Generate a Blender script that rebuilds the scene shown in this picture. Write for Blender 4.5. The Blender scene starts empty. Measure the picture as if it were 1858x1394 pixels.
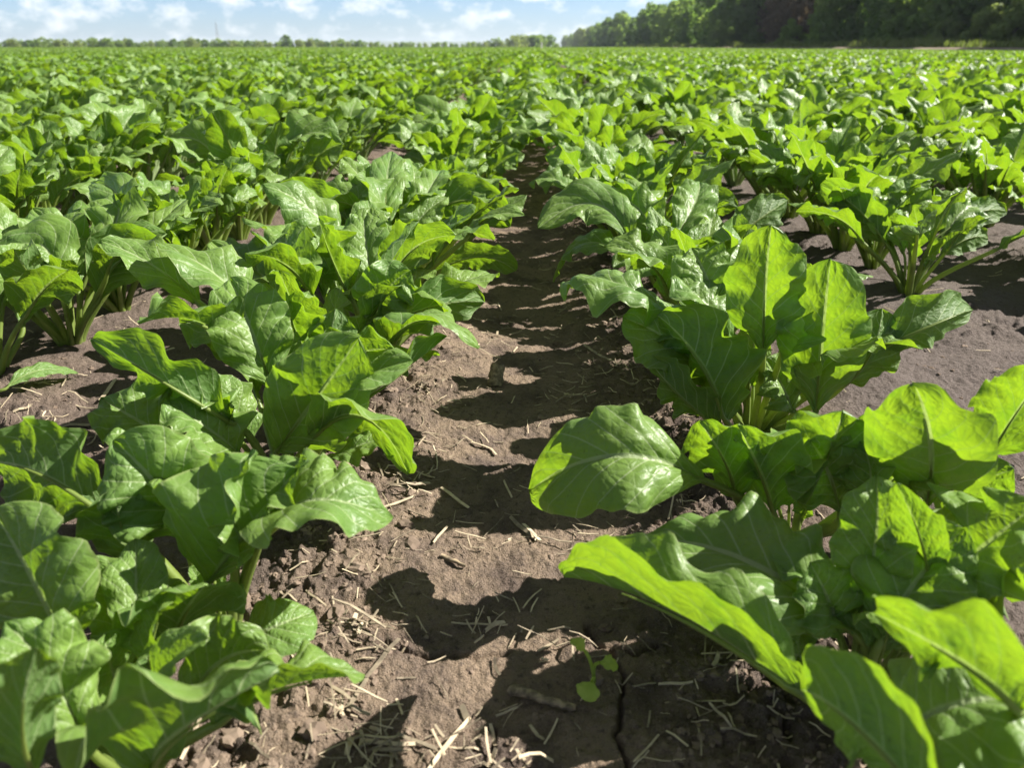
import bpy, math, random
import numpy as np
from mathutils import Vector, Matrix

R = math.radians
rng = np.random.default_rng(7)
random.seed(7)
scene = bpy.context.scene
col = scene.collection

# ------------------------------------------------------------------ camera
H = 0.41
PITCH, YAW = R(23.6), R(1.47)
cd = bpy.data.cameras.new('camera')
cam = bpy.data.objects.new('camera', cd)
col.objects.link(cam)
cam.location = (0, 0, H)
cam.rotation_euler = (R(90) - PITCH, 0, YAW)
cd.sensor_width = 36
cd.lens = 27.2
cd.clip_start = 0.01
cd.clip_end = 20000
cd.dof.use_dof = True
cd.dof.focus_distance = 0.86
cd.dof.aperture_fstop = 9.0
scene.camera = cam
CM = Matrix.Translation((0, 0, H)) @ cam.rotation_euler.to_matrix().to_4x4()
FPX = 1858 * 27.2 / 36

# ------------------------------------------------------------------ world, sun, exposure
SUN_EL, SUN_AZ = R(38), R(74)          # azimuth measured clockwise from the row direction (+Y)
w = bpy.data.worlds.new('World')
scene.world = w
w.use_nodes = True
nt = w.node_tree
nt.nodes.clear()
out = nt.nodes.new('ShaderNodeOutputWorld')
bg = nt.nodes.new('ShaderNodeBackground')
sky = nt.nodes.new('ShaderNodeTexSky')
sky.sky_type = 'NISHITA'
sky.sun_disc = False
sky.sun_elevation = SUN_EL
sky.sun_rotation = SUN_AZ
sky.air_density = 1.0
sky.dust_density = 0.4
sky.ozone_density = 2.0
tc = nt.nodes.new('ShaderNodeTexCoord')
mp = nt.nodes.new('ShaderNodeMapping')
mp.inputs['Scale'].default_value = (17, 17, 30)
nz = nt.nodes.new('ShaderNodeTexNoise')
nz.inputs['Scale'].default_value = 1.6
nz.inputs['Detail'].default_value = 7
nz.inputs['Roughness'].default_value = 0.6
rp = nt.nodes.new('ShaderNodeValToRGB')
rp.color_ramp.elements[0].position = 0.49
rp.color_ramp.elements[1].position = 0.70
mx = nt.nodes.new('ShaderNodeMix')
mx.data_type = 'RGBA'
L = nt.links.new
L(tc.outputs['Generated'], mp.inputs['Vector'])
L(mp.outputs[0], nz.inputs['Vector'])
L(nz.outputs['Fac'], rp.inputs[0])
L(rp.outputs[0], mx.inputs[0])
tint = nt.nodes.new('ShaderNodeMix')
tint.data_type = 'RGBA'
tint.blend_type = 'MULTIPLY'
tint.inputs[0].default_value = 1
sep = nt.nodes.new('ShaderNodeSeparateXYZ')
L(tc.outputs['Generated'], sep.inputs[0])
el = nt.nodes.new('ShaderNodeMapRange')
el.inputs[1].default_value = 0.0
el.inputs[2].default_value = 0.30
el.inputs[3].default_value = 0
el.inputs[4].default_value = 1
L(sep.outputs[2], el.inputs[0])
hz = nt.nodes.new('ShaderNodeMix')           # cool, hazy-bright air low over the plain, plain sky above
hz.data_type = 'RGBA'
hz.inputs[6].default_value = (0.80, 1.05, 1.60, 1)
hz.inputs[7].default_value = (0.29, 0.31, 0.32, 1)
L(el.outputs[0], hz.inputs[0])
L(hz.outputs[2], tint.inputs[7])
L(sky.outputs[0], tint.inputs[6])
L(tint.outputs[2], mx.inputs[6])
mx.inputs[7].default_value = (9.2, 9.5, 9.7, 1)
L(mx.outputs[2], bg.inputs['Color'])
bg.inputs['Strength'].default_value = 0.05
L(bg.outputs[0], out.inputs[0])

sd = bpy.data.lights.new('sun', 'SUN')
sd.energy = 5.0
sd.angle = R(0.5)
sd.color = (1.0, 0.955, 0.88)
sun = bpy.data.objects.new('sun', sd)
col.objects.link(sun)
dv = Vector((math.sin(SUN_AZ) * math.cos(SUN_EL), math.cos(SUN_AZ) * math.cos(SUN_EL), math.sin(SUN_EL)))
sun.rotation_euler = dv.to_track_quat('Z', 'Y').to_euler()
sun.location = (3, 2, 4)

vs = scene.view_settings
vs.view_transform = 'Standard'
vs.look = 'None'
vs.exposure = 1.35
vs.gamma = 1
vs.use_curve_mapping = False
scene.cycles.max_bounces = 6
scene.cycles.transparent_max_bounces = 6
scene.cycles.use_denoising = True

# ------------------------------------------------------------------ noise
_tab = np.random.default_rng(3).random((256, 256))


def vnoise(x, y, s=0):
    xi = np.floor(x).astype(np.int64)
    yi = np.floor(y).astype(np.int64)
    fx, fy = x - xi, y - yi
    fx = fx * fx * (3 - 2 * fx)
    fy = fy * fy * (3 - 2 * fy)
    a, b = (xi + 37 * s) & 255, (xi + 1 + 37 * s) & 255
    c, d = (yi + 91 * s) & 255, (yi + 1 + 91 * s) & 255
    return ((_tab[a, c] * (1 - fx) + _tab[b, c] * fx) * (1 - fy) + (_tab[a, d] * (1 - fx) + _tab[b, d] * fx) * fy)


def fbm(x, y, oct=4, s=0, g=0.5):
    t = 0
    a = 1
    n = 0
    for i in range(oct):
        t = t + a * vnoise(x * 2 ** i, y * 2 ** i, s + i)
        n += a
        a *= g
    return t / n - 0.5


# ------------------------------------------------------------------ pixel helper (only to measure positions off the photograph)
def ray(px, py):
    d = Vector(((px - 929) / FPX, -(py - 697) / FPX, -1))
    return (CM.to_3x3() @ d)


def P(px, py, h=0.0):
    d = ray(px, py)
    k = (h - H) / d.z
    return np.array((d.x * k, d.y * k, h))


# ------------------------------------------------------------------ object helpers
def link_mesh(name, me, parent=None, mat=None):
    o = bpy.data.objects.new(name, me)
    col.objects.link(o)
    if mat:
        me.materials.append(mat)
    if parent:
        o.parent = parent
    return o


def mesh(name, V, F, UV=None, smooth=True):
    """V (n,3), F (m,4) or (m,3) int arrays, UV per vertex (n,2)"""
    V = np.asarray(V, dtype=np.float32)
    F = np.asarray(F, dtype=np.int32)
    me = bpy.data.meshes.new(name)
    k = F.shape[1]
    me.vertices.add(len(V))
    me.vertices.foreach_set('co', V.ravel())
    me.loops.add(F.size)
    me.loops.foreach_set('vertex_index', F.ravel())
    me.polygons.add(len(F))
    me.polygons.foreach_set('loop_start', np.arange(0, F.size, k, dtype=np.int32))
    me.polygons.foreach_set('loop_total', np.full(len(F), k, dtype=np.int32))
    me.polygons.foreach_set('use_smooth', np.full(len(F), smooth, dtype=bool))
    if UV is not None:
        l = me.uv_layers.new(name='UVMap')
        l.data.foreach_set('uv', np.asarray(UV, dtype=np.float32)[F.ravel()].ravel())
    me.update(calc_edges=True)
    return me


def tag(o, label=None, cat=None, group=None, kind=None):
    if label: o['label'] = label
    if cat: o['category'] = cat
    if group: o['group'] = group
    if kind: o['kind'] = kind
    return o


def empty(name, loc, rz=0):
    o = bpy.data.objects.new(name, None)
    o.empty_display_size = 0.05
    o.location = loc
    o.rotation_euler = (0, 0, rz)
    col.objects.link(o)
    return o


# ------------------------------------------------------------------ materials
class N:
    def __init__(s, name):
        s.m = bpy.data.materials.new(name)
        s.m.use_nodes = True
        s.t = s.m.node_tree
        s.t.nodes.clear()
        s.out = s.t.nodes.new('ShaderNodeOutputMaterial')

    def n(s, typ, **kw):
        x = s.t.nodes.new('ShaderNode' + typ)
        for k, v in kw.items():
            setattr(x, k, v)
        return x

    def l(s, a, b):
        s.t.links.new(a, b)

    def v(s, sock, val):
        if hasattr(val, 'links'):
            s.l(val, sock)
        else:
            sock.default_value = val

    def math(s, op, a, b=0.0, c=None, clamp=False):
        x = s.n('Math', operation=op, use_clamp=clamp)
        s.v(x.inputs[0], a)
        s.v(x.inputs[1], b)
        if c is not None: s.v(x.inputs[2], c)
        return x.outputs[0]

    def sm(s, val, lo, hi, a=0.0, b=1.0):
        x = s.n('MapRange', interpolation_type='SMOOTHSTEP')
        s.v(x.inputs[0], val)
        for i, q in enumerate((lo, hi, a, b)):
            s.v(x.inputs[i + 1], q)
        return x.outputs[0]

    def mix(s, f, a, b, blend='MIX'):
        x = s.n('Mix', data_type='RGBA', blend_type=blend)
        s.v(x.inputs[0], f)
        s.v(x.inputs[6], a if hasattr(a, 'links') else (*a, 1))
        s.v(x.inputs[7], b if hasattr(b, 'links') else (*b, 1))
        return x.outputs[2]

    def noise(s, vec, scale, detail=4, rough=0.55, dist=0.0):
        x = s.n('TexNoise')
        if vec is not None: s.l(vec, x.inputs['Vector'])
        x.inputs['Scale'].default_value = scale
        x.inputs['Detail'].default_value = detail
        x.inputs['Roughness'].default_value = rough
        x.inputs['Distortion'].default_value = dist
        return x.outputs[0]


def leaf_material(name, fine=True, haze=0.0):
    m = N(name)
    uv = m.n('UVMap').outputs[0]
    sp = m.n('SeparateXYZ')
    m.l(uv, sp.inputs[0])
    U = m.math('MULTIPLY_ADD', sp.outputs[0], 2, -1)
    Vv = sp.outputs[1]
    aU = m.math('ABSOLUTE', U)
    geo = m.n('NewGeometry')
    rnd = geo.outputs['Random Per Island']
    back = geo.outputs['Backfacing']
    # veins
    side = m.math('MULTIPLY', m.math('GREATER_THAN', U, 0), 0.45)
    q = m.math('SUBTRACT', m.math('MULTIPLY', Vv, 7.0), m.math('MULTIPLY', m.math('POWER', aU, 0.8), 2.3))
    q = m.math('ADD', q, side)
    q = m.math('ABSOLUTE', m.math('SUBTRACT', m.math('FRACT', q), 0.5))      # 0.5 at vein
    q = m.math('MULTIPLY', m.math('SUBTRACT', 0.5, q), 2)                      # 0 at vein .. 1
    latw = m.math('MULTIPLY_ADD', aU, -0.09, 0.155)
    lat = m.sm(q, m.math('MULTIPLY', latw, 0.25), latw, 1, 0)
    midw = m.math('MULTIPLY_ADD', Vv, -0.060, 0.092)
    mid = m.sm(aU, m.math('MULTIPLY', midw, 0.5), midw, 1, 0)
    pos = m.n('TexCoord').outputs['Object']
    vein = m.math('MAXIMUM', m.math('MULTIPLY', lat, 0.95), mid)
    edge = m.sm(aU, 0.955, 0.995)
    n1 = m.noise(pos, 14, 3)
    if fine:
        mapn = m.n('Mapping')
        m.l(uv, mapn.inputs[0])
        mapn.inputs['Scale'].default_value = (11, 17, 1)
        vo = m.n('TexVoronoi', feature='DISTANCE_TO_EDGE')
        m.l(mapn.outputs[0], vo.inputs['Vector'])
        vo.inputs['Scale'].default_value = 1.0
        net = m.sm(vo.outputs['Distance'], 0.0, 0.09, 1, 0)
        dome = m.math('MINIMUM', vo.outputs['Distance'], 0.4)
        vein2 = m.math('MAXIMUM', vein, m.math('MULTIPLY', net, 0.16))
        spots = m.sm(m.noise(pos, 330, 2, 0.6), 0.665, 0.73)
    else:
        vein2 = vein
    # colours
    up = m.mix(rnd, (0.155, 0.270, 0.048), (0.235, 0.360, 0.080))
    up = m.mix(m.sm(n1, 0.35, 0.7), up, (0.160, 0.285, 0.070))
    lo = m.mix(rnd, (0.105, 0.200, 0.060), (0.145, 0.235, 0.070))
    base = m.mix(back, up, lo)
    base = m.mix(m.math('MULTIPLY', vein2, 0.95), base, (0.40, 0.50, 0.24))
    base = m.mix(m.math('MULTIPLY', edge, 0.5), base, (0.36, 0.42, 0.17))
    tr = m.mix(rnd, (0.185, 0.360, 0.010), (0.330, 0.470, 0.014))
    n3 = m.noise(pos, 48, 4, 0.65)
    tr = m.mix(m.sm(n3, 0.42, 0.72, 0, 0.65), tr, (0.120, 0.270, 0.010))  # darker mottling paints in cast shadows and uneven blade thickness
    if fine:
        tr = m.mix(m.math('MULTIPLY', net, 0.30), tr, (0.10, 0.20, 0.015))
    tr = m.mix(m.math('MULTIPLY', lat, 0.45), tr, (0.13, 0.24, 0.03))
    tr = m.mix(m.math('MULTIPLY', mid, 0.75), tr, (0.36, 0.46, 0.13))
    tr = m.mix(m.sm(n1, 0.4, 0.75, 0, 0.5), tr, (0.20, 0.38, 0.012))
    if fine:
        base = m.mix(m.math('MULTIPLY', spots, 0.35), base, (0.09, 0.08, 0.03))
        tr = m.mix(m.math('MULTIPLY', spots, 0.4), tr, (0.07, 0.08, 0.01))
    old = m.sm(rnd, 0.965, 0.98, 0, 1.0 if fine else 0.25)
    base = m.mix(m.math('MULTIPLY', old, 0.55), base, (0.34, 0.30, 0.06))
    tr = m.mix(m.math('MULTIPLY', old, 0.5), tr, (0.50, 0.44, 0.03))
    # bump: puckered between the veins
    if fine:
        hgt = m.math('ADD', m.math('MULTIPLY', dome, 0.9), m.math('MULTIPLY', m.math('MINIMUM', q, 0.6), 0.45))
        hgt = m.math('ADD', hgt, m.math('MULTIPLY', m.noise(pos, 75, 4), 0.85))
    else:
        hgt = m.math('ADD', m.math('MINIMUM', q, 0.6), m.noise(pos, 60, 2))
    bp = m.n('Bump')
    bp.inputs['Strength'].default_value = 0.5
    bp.inputs['Distance'].default_value = 0.0035
    m.l(hgt, bp.inputs['Height'])
    pb = m.n('BsdfPrincipled')
    m.l(base, pb.inputs['Base Color'])
    m.v(pb.inputs['Roughness'], m.math('MULTIPLY_ADD', back, 0.14, 0.41))
    m.v(pb.inputs['Specular IOR Level'], m.math('MULTIPLY_ADD', back, -0.12, 0.38))
    m.l(bp.outputs[0], pb.inputs['Normal'])
    tb = m.n('BsdfTranslucent')
    m.l(tr, tb.inputs['Color'])
    m.l(bp.outputs[0], tb.inputs['Normal'])
    ms = m.n('MixShader')
    ms.inputs[0].default_value = 0.47
    m.l(pb.outputs[0], ms.inputs[1])
    m.l(tb.outputs[0], ms.inputs[2])
    m.l(ms.outputs[0], m.out.inputs[0])
    return m.m


def petiole_material():
    m = N('petiole_skin')
    pos = m.n('TexCoord').outputs['Object']
    n1 = m.noise(pos, 40, 3)
    sp = m.sm(m.noise(pos, 260, 2, 0.6), 0.60, 0.68)
    c = m.mix(n1, (0.15, 0.23, 0.045), (0.27, 0.33, 0.085))
    c = m.mix(m.math('MULTIPLY', sp, 0.5), c, (0.10, 0.12, 0.03))
    pb = m.n('BsdfPrincipled')
    m.l(c, pb.inputs['Base Color'])
    pb.inputs['Roughness'].default_value = 0.42
    tb = m.n('BsdfTranslucent')
    tb.inputs[0].default_value = (0.42, 0.52, 0.12, 1)
    ms = m.n('MixShader')
    ms.inputs[0].default_value = 0.40
    m.l(pb.outputs[0], ms.inputs[1])
    m.l(tb.outputs[0], ms.inputs[2])
    m.l(ms.outputs[0], m.out.inputs[0])
    return m.m


def soil_material():
    m = N('soil_crust')
    pos = m.n('NewGeometry').outputs['Position']
    sx = m.n('SeparateXYZ')
    m.l(pos, sx.inputs[0])
    X = sx.outputs[0]
    a = m.noise(pos, 2.3, 5, 0.6)
    b = m.noise(pos, 16, 6, 0.62)
    c = m.noise(pos, 160, 5, 0.65)
    d = m.noise(pos, 900, 2, 0.6)
    crust = m.sm(m.math('ABSOLUTE', m.math('ADD', X, 0.03)), 0.10, 0.22, 1, 0)      # pale rain-sealed crust down the wheel track
    crust = m.math('MULTIPLY', crust, m.sm(b, 0.30, 0.62))
    colr = m.mix(m.sm(b, 0.32, 0.68), (0.121, 0.088, 0.070), (0.196, 0.148, 0.115))
    colr = m.mix(m.sm(a, 0.4, 0.65, 0, 0.6), colr, (0.161, 0.125, 0.108))
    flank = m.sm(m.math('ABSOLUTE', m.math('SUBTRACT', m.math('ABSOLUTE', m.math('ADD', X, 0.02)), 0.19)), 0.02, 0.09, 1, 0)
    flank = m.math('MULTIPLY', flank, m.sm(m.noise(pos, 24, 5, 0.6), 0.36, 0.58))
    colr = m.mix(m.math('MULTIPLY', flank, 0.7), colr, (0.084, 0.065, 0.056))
    mound = m.sm(X, 0.30, 0.42)
    colr = m.mix(m.math('MULTIPLY', mound, 0.6), colr, (0.142, 0.121, 0.112))
    colr = m.mix(m.math('MULTIPLY', crust, 0.75), colr, (0.300, 0.222, 0.153))
    colr = m.mix(m.sm(c, 0.52, 0.70, 0, 0.75), colr, (0.072, 0.055, 0.048))
    colr = m.mix(m.sm(d, 0.56, 0.72, 0, 0.5), colr, (0.337, 0.283, 0.232))
    colr = m.mix(m.sm(d, 0.42, 0.28, 0, 0.5), colr, (0.048, 0.037, 0.032))
    hh = m.math('ADD', m.math('MULTIPLY', c, 1.0), m.math('MULTIPLY', d, 0.35))
    bp = m.n('Bump')
    bp.inputs['Strength'].default_value = 1.0
    bp.inputs['Distance'].default_value = 0.008
    m.l(hh, bp.inputs['Height'])
    pb = m.n('BsdfPrincipled')
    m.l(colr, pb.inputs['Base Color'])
    pb.inputs['Roughness'].default_value = 0.95
    pb.inputs['Specular IOR Level'].default_value = 0.15
    m.l(bp.outputs[0], pb.inputs['Normal'])
    m.l(pb.outputs[0], m.out.inputs[0])
    return m.m


def simple(name, c1, c2, scale, rough=0.85, island=False, translucent=0.0, tcol=None, spec=0.2):
    m = N(name)
    pos = m.n('TexCoord').outputs['Object']
    f = m.sm(m.noise(pos, scale, 4), 0.3, 0.7)
    if island:
        f = m.math('MULTIPLY_ADD', f, 0.35, m.math('MULTIPLY', m.n('NewGeometry').outputs['Random Per Island'], 0.65))
    c = m.mix(f, c1, c2)
    pb = m.n('BsdfPrincipled')
    m.l(c, pb.inputs['Base Color'])
    pb.inputs['Roughness'].default_value = rough
    pb.inputs['Specular IOR Level'].default_value = spec
    if translucent:
        tb = m.n('BsdfTranslucent')
        tb.inputs[0].default_value = (*tcol, 1)
        ms = m.n('MixShader')
        ms.inputs[0].default_value = translucent
        m.l(pb.outputs[0], ms.inputs[1])
        m.l(tb.outputs[0], ms.inputs[2])
        m.l(ms.outputs[0], m.out.inputs[0])
    else:
        m.l(pb.outputs[0], m.out.inputs[0])
    return m.m


M_LEAF = leaf_material('beet_leaf')
M_LEAF_FAR = leaf_material('beet_leaf_distant', fine=False)
M_PET = petiole_material()
M_SOIL = soil_material()
M_STRAW = simple('dry_straw', (0.13, 0.105, 0.078), (0.66, 0.54, 0.37), 90, 0.7, island=True)
M_CLOD = simple('soil_clod', (0.11, 0.08, 0.06), (0.24, 0.18, 0.135), 120, 0.95, island=True)


# ------------------------------------------------------------------ ground
ROWS_NEAR = {-1: -0.237, 1: 0.237, -2: -0.675, 2: 0.672}


def row_x(k):
    if k in ROWS_NEAR: return ROWS_NEAR[k]
    return math.copysign(0.672 + 0.45 * (abs(k) - 2), k)


CRACKS = []
for pl in ([(705, 1165), (735, 1180), (775, 1192), (830, 1178), (880, 1174), (930, 1165)],
           [(1060, 1120), (1085, 1150), (1110, 1170), (1130, 1225), (1120, 1260), (1125, 1320), (1140, 1394), (1135, 1450)],
           [(1090, 1160), (1150, 1180), (1190, 1172)],
           [(1360, 1265), (1385, 1290), (1420, 1320), (1435, 1345)],
           [(1395, 1215), (1398, 1245), (1405, 1258)],
           [(905, 1310), (885, 1370), (890, 1400)]):
    CRACKS.append([P(x, y)[:2] for x, y in pl])


def ground_h(x, y, fine=True):
    x = np.asarray(x, float)
    y = np.asarray(y, float)
    ax = np.abs(x)
    ridge = np.cos((ax - 0.237) / 0.45 * 2 * np.pi)
    near = np.clip((6 - np.hypot(x, y)) / 3, 0, 1)
    h = ridge * 0.008 - 0.004
    h = h + near * (fbm(x * 2.2, y * 2.2, 4, 1) * 0.03 + fbm(x * 9, y * 9, 3, 5) * 0.014)
    # soft smooth mound between the first and second row on the right
    h = h + 0.026 * np.exp(-((x - 0.45) / 0.10) ** 2 - ((y - 0.95) / 0.30) ** 2)
    if fine:
        rough = np.clip((np.abs(np.abs(x + 0.02) - 0.19)) * -8 + 1.05, 0.25, 1)
        rough = np.maximum(rough, np.clip(np.abs(x) * 6 - 1.6, 0, 1) * np.clip(0.25 + 2.6 * fbm(x * 7, y * 7, 3, 41), 0.22, 0.8))
        c1 = fbm(x * 38, y * 38, 4, 11, 0.6)
        bil = 0.5 - np.abs(fbm(x * 55, y * 55, 2, 13)) * 2.2
        bil2 = 0.5 - np.abs(fbm(x * 130, y * 130, 2, 14)) * 2.2
        h = h + near * rough * (np.clip(c1, -0.12, 1) * 0.034 + bil * 0.010 + bil2 * 0.005 - 0.005)
        h = h + near * fbm(x * 170, y * 170, 3, 17, 0.6) * (0.0022 + 0.005 * rough)
        sel = (np.hypot(x, y) < 1.2)
        if sel.any():
            xs, ys = x[sel], y[sel]
            dmin = np.full(xs.shape, 9.0)
            wx = xs + fbm(xs * 60, ys * 60, 3, 23) * 0.012
            wy = ys + fbm(xs * 60 + 9, ys * 60, 3, 29) * 0.012
            for pl in CRACKS:
                for (p, q) in zip(pl[:-1], pl[1:]):
                    d = q - p
                    t = np.clip(((wx - p[0]) * d[0] + (wy - p[1]) * d[1]) / (d @ d), 0, 1)
                    dmin = np.minimum(dmin, np.hypot(wx - p[0] - t * d[0], wy - p[1] - t * d[1]))
            hs = h[sel]
            hs -= 0.010 * np.exp(-(dmin / 0.0016) ** 2)
            h[sel] = hs
    return h


def gh(x, y):
    return float(ground_h(np.array([x]), np.array([y]), False)[0])


def build_ground():
    a_in = np.linspace(R(-44), R(44), 760)
    a_out = np.linspace(R(44), R(316), 60)[1:-1]
    ang = np.concatenate([a_in, a_out])
    r1 = np.exp(np.arange(math.log(0.16), math.log(2.6), 0.0042))
    r2 = np.exp(np.arange(math.log(2.6), math.log(9000), 0.03))[1:]
    rr = np.concatenate([[0.02, 0.08], r1, r2])
    A, RR = np.meshgrid(ang, rr)
    x = RR * np.sin(A)
    y = RR * np.cos(A)
    z = ground_h(x, y)
    far = np.clip((RR - 60) / 900, 0, 1)
    z = z - 1.2 * far ** 2
    na, nr = len(ang), len(rr)
    V = np.stack([x, y, z], -1).reshape(-1, 3)
    i = np.arange(nr - 1)[:, None] * na
    j = np.arange(na)[None]
    j2 = (j + 1) % na
    F = np.stack([i + j, i + na + j, i + na + j2, i + j2], -1).reshape(-1, 4)
    F = F[:, ::-1]
    me = mesh('ground', V, F)
    g = link_mesh('ground', me, None, M_SOIL)
    tag(g, kind='structure')
    return g


build_ground()


# ------------------------------------------------------------------ leaves
def bez(p0, p1, p2, t):
    """quadratic through p0, p1 (at its own share of the length), p2"""
    l1 = np.linalg.norm(p1 - p0)
    l2 = np.linalg.norm(p2 - p1)
    a = l1 / (l1 + l2)
    c = (p1 - (1 - a) ** 2 * p0 - a * a * p2) / (2 * a * (1 - a))
    t = t[:, None]
    return (1 - t) ** 2 * p0 + 2 * t * (1 - t) * c + t * t * p2


def blade(B, Mm, T, W, roll=0, fold=25, ruf=0.25, curl=0.15, freq=3.0, twist=0, seed=0, nu=16, nv=30, tip=0.55, refn=None, lob=0.10, fk=0.5, face=None, asym=1.0):
    """a beet leaf blade along the midrib B-M-T; returns V,F,UV"""
    r = np.random.default_rng(seed)
    t = np.linspace(0, 1, nv)
    C = bez(np.asarray(B, float), np.asarray(Mm, float), np.asarray(T, float), t)
    Tn = np.gradient(C, axis=0)
    Ln = np.linalg.norm(Tn, axis=1).sum()
    Tn /= np.linalg.norm(Tn, axis=1)[:, None]
    # adaxial normal: transported along the midrib
    nrm = np.zeros_like(C)
    n0 = np.array([0, 0, 1.0]) if refn is None else np.asarray(refn, float)
    if face is not None:                    # which way the upper side of this leaf looks: towards (+) or away from (-) the path
        tcam = np.array([0, 0, H]) - np.asarray(Mm, float)
        if face < 0: tcam[2] = 0
        n0 = (1 - abs(face)) * np.array([0, 0, 1.0]) + face * tcam / np.linalg.norm(tcam)
    a = n0 - Tn[0] * (n0 @ Tn[0])
    if np.linalg.norm(a) < 0.25 and face is None:
        o = np.array([-(T - B)[0], -(T - B)[1], 0.15])
        a = a * 0.5 + (o - Tn[0] * (o @ Tn[0]))
    for i in range(nv):
        a = a - Tn[i] * (a @ Tn[i])
        a = a / np.linalg.norm(a)
        nrm[i] = a
    sd_ = np.cross(Tn, nrm)
    ang = R(roll) + R(twist) * (t - 0.4)
    ca, sa = np.cos(ang)[:, None], np.sin(ang)[:, None]
    sd2 = sd_ * ca + nrm * sa
    nr2 = nrm * ca - sd_ * sa
    # outline
    peak = 0.36 + 0.12 * r.random()
    tip = tip * (1 + 0.55 * r.random())
    wl = np.where(t < peak, 0.05 + 0.95 * np.sin(np.pi / 2 * np.clip(t / peak, 0, 1)) ** 1.25,
                  np.clip(1 - (np.clip((t - peak) / (1 - peak), 0, 1)) ** 2.5, 0, 1) ** tip)
    s = np.linspace(-1, 1, nu)
    S, Tt = np.meshgrid(s, t)
    aS = np.abs(S)
    ph = r.random(8) * 6.28
    sgn = S > 0
    lobe = 1 + lob * np.where(sgn, np.sin(Tt * 19 + ph[0]) * .5 + np.sin(Tt * 33 + ph[1]) * .14, np.sin(Tt * 17 + ph[2]) * .5 + np.sin(Tt * 37 + ph[3]) * .14) * aS
    Wd = (W * wl)[:, None] * lobe * np.where(sgn, asym, 1.0)
    fo = R(fold) * (1 - fk * Tt)
    # arc-shaped cross-section: gutter near the rib, levelling or rolling over towards the edge
    th = fo * (1 - aS * 0.2) - curl * aS ** 2 * 1.6
    xo = Wd * S * np.cos(th)
    zo = Wd * aS * np.sin(th)
    env = np.sin(np.pi * np.clip(Tt * 0.92 + 0.06, 0, 1)) ** 0.6
    f1 = freq * (0.85 + 0.3 * r.random())
    f2 = freq * (0.85 + 0.3 * r.random())
    wav = np.where(sgn, np.sin(2 * np.pi * f1 * Tt + ph[4]) + 0.5 * np.sin(2 * np.pi * f1 * 2.3 * Tt + ph[5]),
                   np.sin(2 * np.pi * f2 * Tt + ph[6]) + 0.5 * np.sin(2 * np.pi * f2 * 2.2 * Tt + ph[7]))
    zo = zo + ruf * W * 0.62 * aS ** 1.8 * env * wav
    zo = zo + W * 0.04 * aS ** 4 * env * (np.sin(2 * np.pi * 5.3 * Tt + ph[1] + sgn * 2) + np.sin(2 * np.pi * 8.7 * Tt + ph[2] - sgn * 1.3))
    # puckering between side veins
    q = Tt * 7 - aS ** 0.8 * 2.3 + np.where(sgn, 0.45, 0)
    q = 1 - 2 * np.abs(np.mod(q, 1) - 0.5)
    zo = zo + W * 0.030 * np.minimum(q, 0.7) * np.sin(np.pi * np.clip(aS, 0, 1)) ** 0.7
    zo = zo + W * 0.12 * (fbm(S * 2.2 + seed * 3.1, Tt * 4.5 + seed, 4, seed % 7)) * np.clip(aS * 3, 0, 1)
    zo = zo - W * 0.05 * np.exp(-(S / 0.10) ** 2)                # rib groove
    wig = W * 0.10 * np.sin(Tt * 5 + ph[0])
    Vv = C[:, None, :] + sd2[:, None, :] * (xo + wig * 0)[:, :, None] + nr2[:, None, :] * zo[:, :, None]
    F = []
    i = (np.arange(nv - 1) * nu)[:, None]
    j = np.arange(nu - 1)[None]
    F = np.stack([i + j, i + j + 1, i + nu + j + 1, i + nu + j], -1).reshape(-1, 4)
    UV = np.stack([S * 0.5 + 0.5, Tt], -1).reshape(-1, 2)
    return Vv.reshape(-1, 3), F, UV, C, nr2


def tube(C, rad, nseg=7, flat=1.0, nref=None):
    C = np.asarray(C, float)
    n = len(C)
    Tn = np.gradient(C, axis=0)
    Tn /= np.linalg.norm(Tn, axis=1)[:, None] + 1e-9
    a = np.array([0, 0, 1.0]) if abs(Tn[0][2]) < 0.9 else np.array([1.0, 0, 0])
    if nref is not None: a = np.asarray(nref, float)
    V = []
    for i in range(n):
        a = a - Tn[i] * (a @ Tn[i])
        a = a / (np.linalg.norm(a) + 1e-9)
        b = np.cross(Tn[i], a)
        for k in range(nseg):
            u = 2 * math.pi * k / nseg
            V.append(C[i] + rad[i] * (math.cos(u) * b + math.sin(u) * a * flat))
    F = []
    for i in range(n - 1):
        for k in range(nseg):
            k2 = (k + 1) % nseg
            F.append((i * nseg + k, i * nseg + k2, (i + 1) * nseg + k2, (i + 1) * nseg + k))
    return np.array(V), np.array(F)


def petiole_curve(crown, B, Mm, n=8):
    crown = np.asarray(crown, float)
    B = np.asarray(B, float)
    d = B - crown
    ln = np.linalg.norm(d)
    tb = (np.asarray(Mm, float) - B)
    tb = tb / np.linalg.norm(tb)
    c0 = crown + np.array([d[0] * 0.15, d[1] * 0.15, max(0.3 * d[2], 0.3 * ln)]) * 0.9
    c1 = B - tb * ln * 0.3
    t = np.linspace(0, 1, n)[:, None]
    return (1 - t) ** 3 * crown + 3 * t * (1 - t) ** 2 * c0 + 3 * t * t * (1 - t) * c1 + t ** 3 * B


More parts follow.
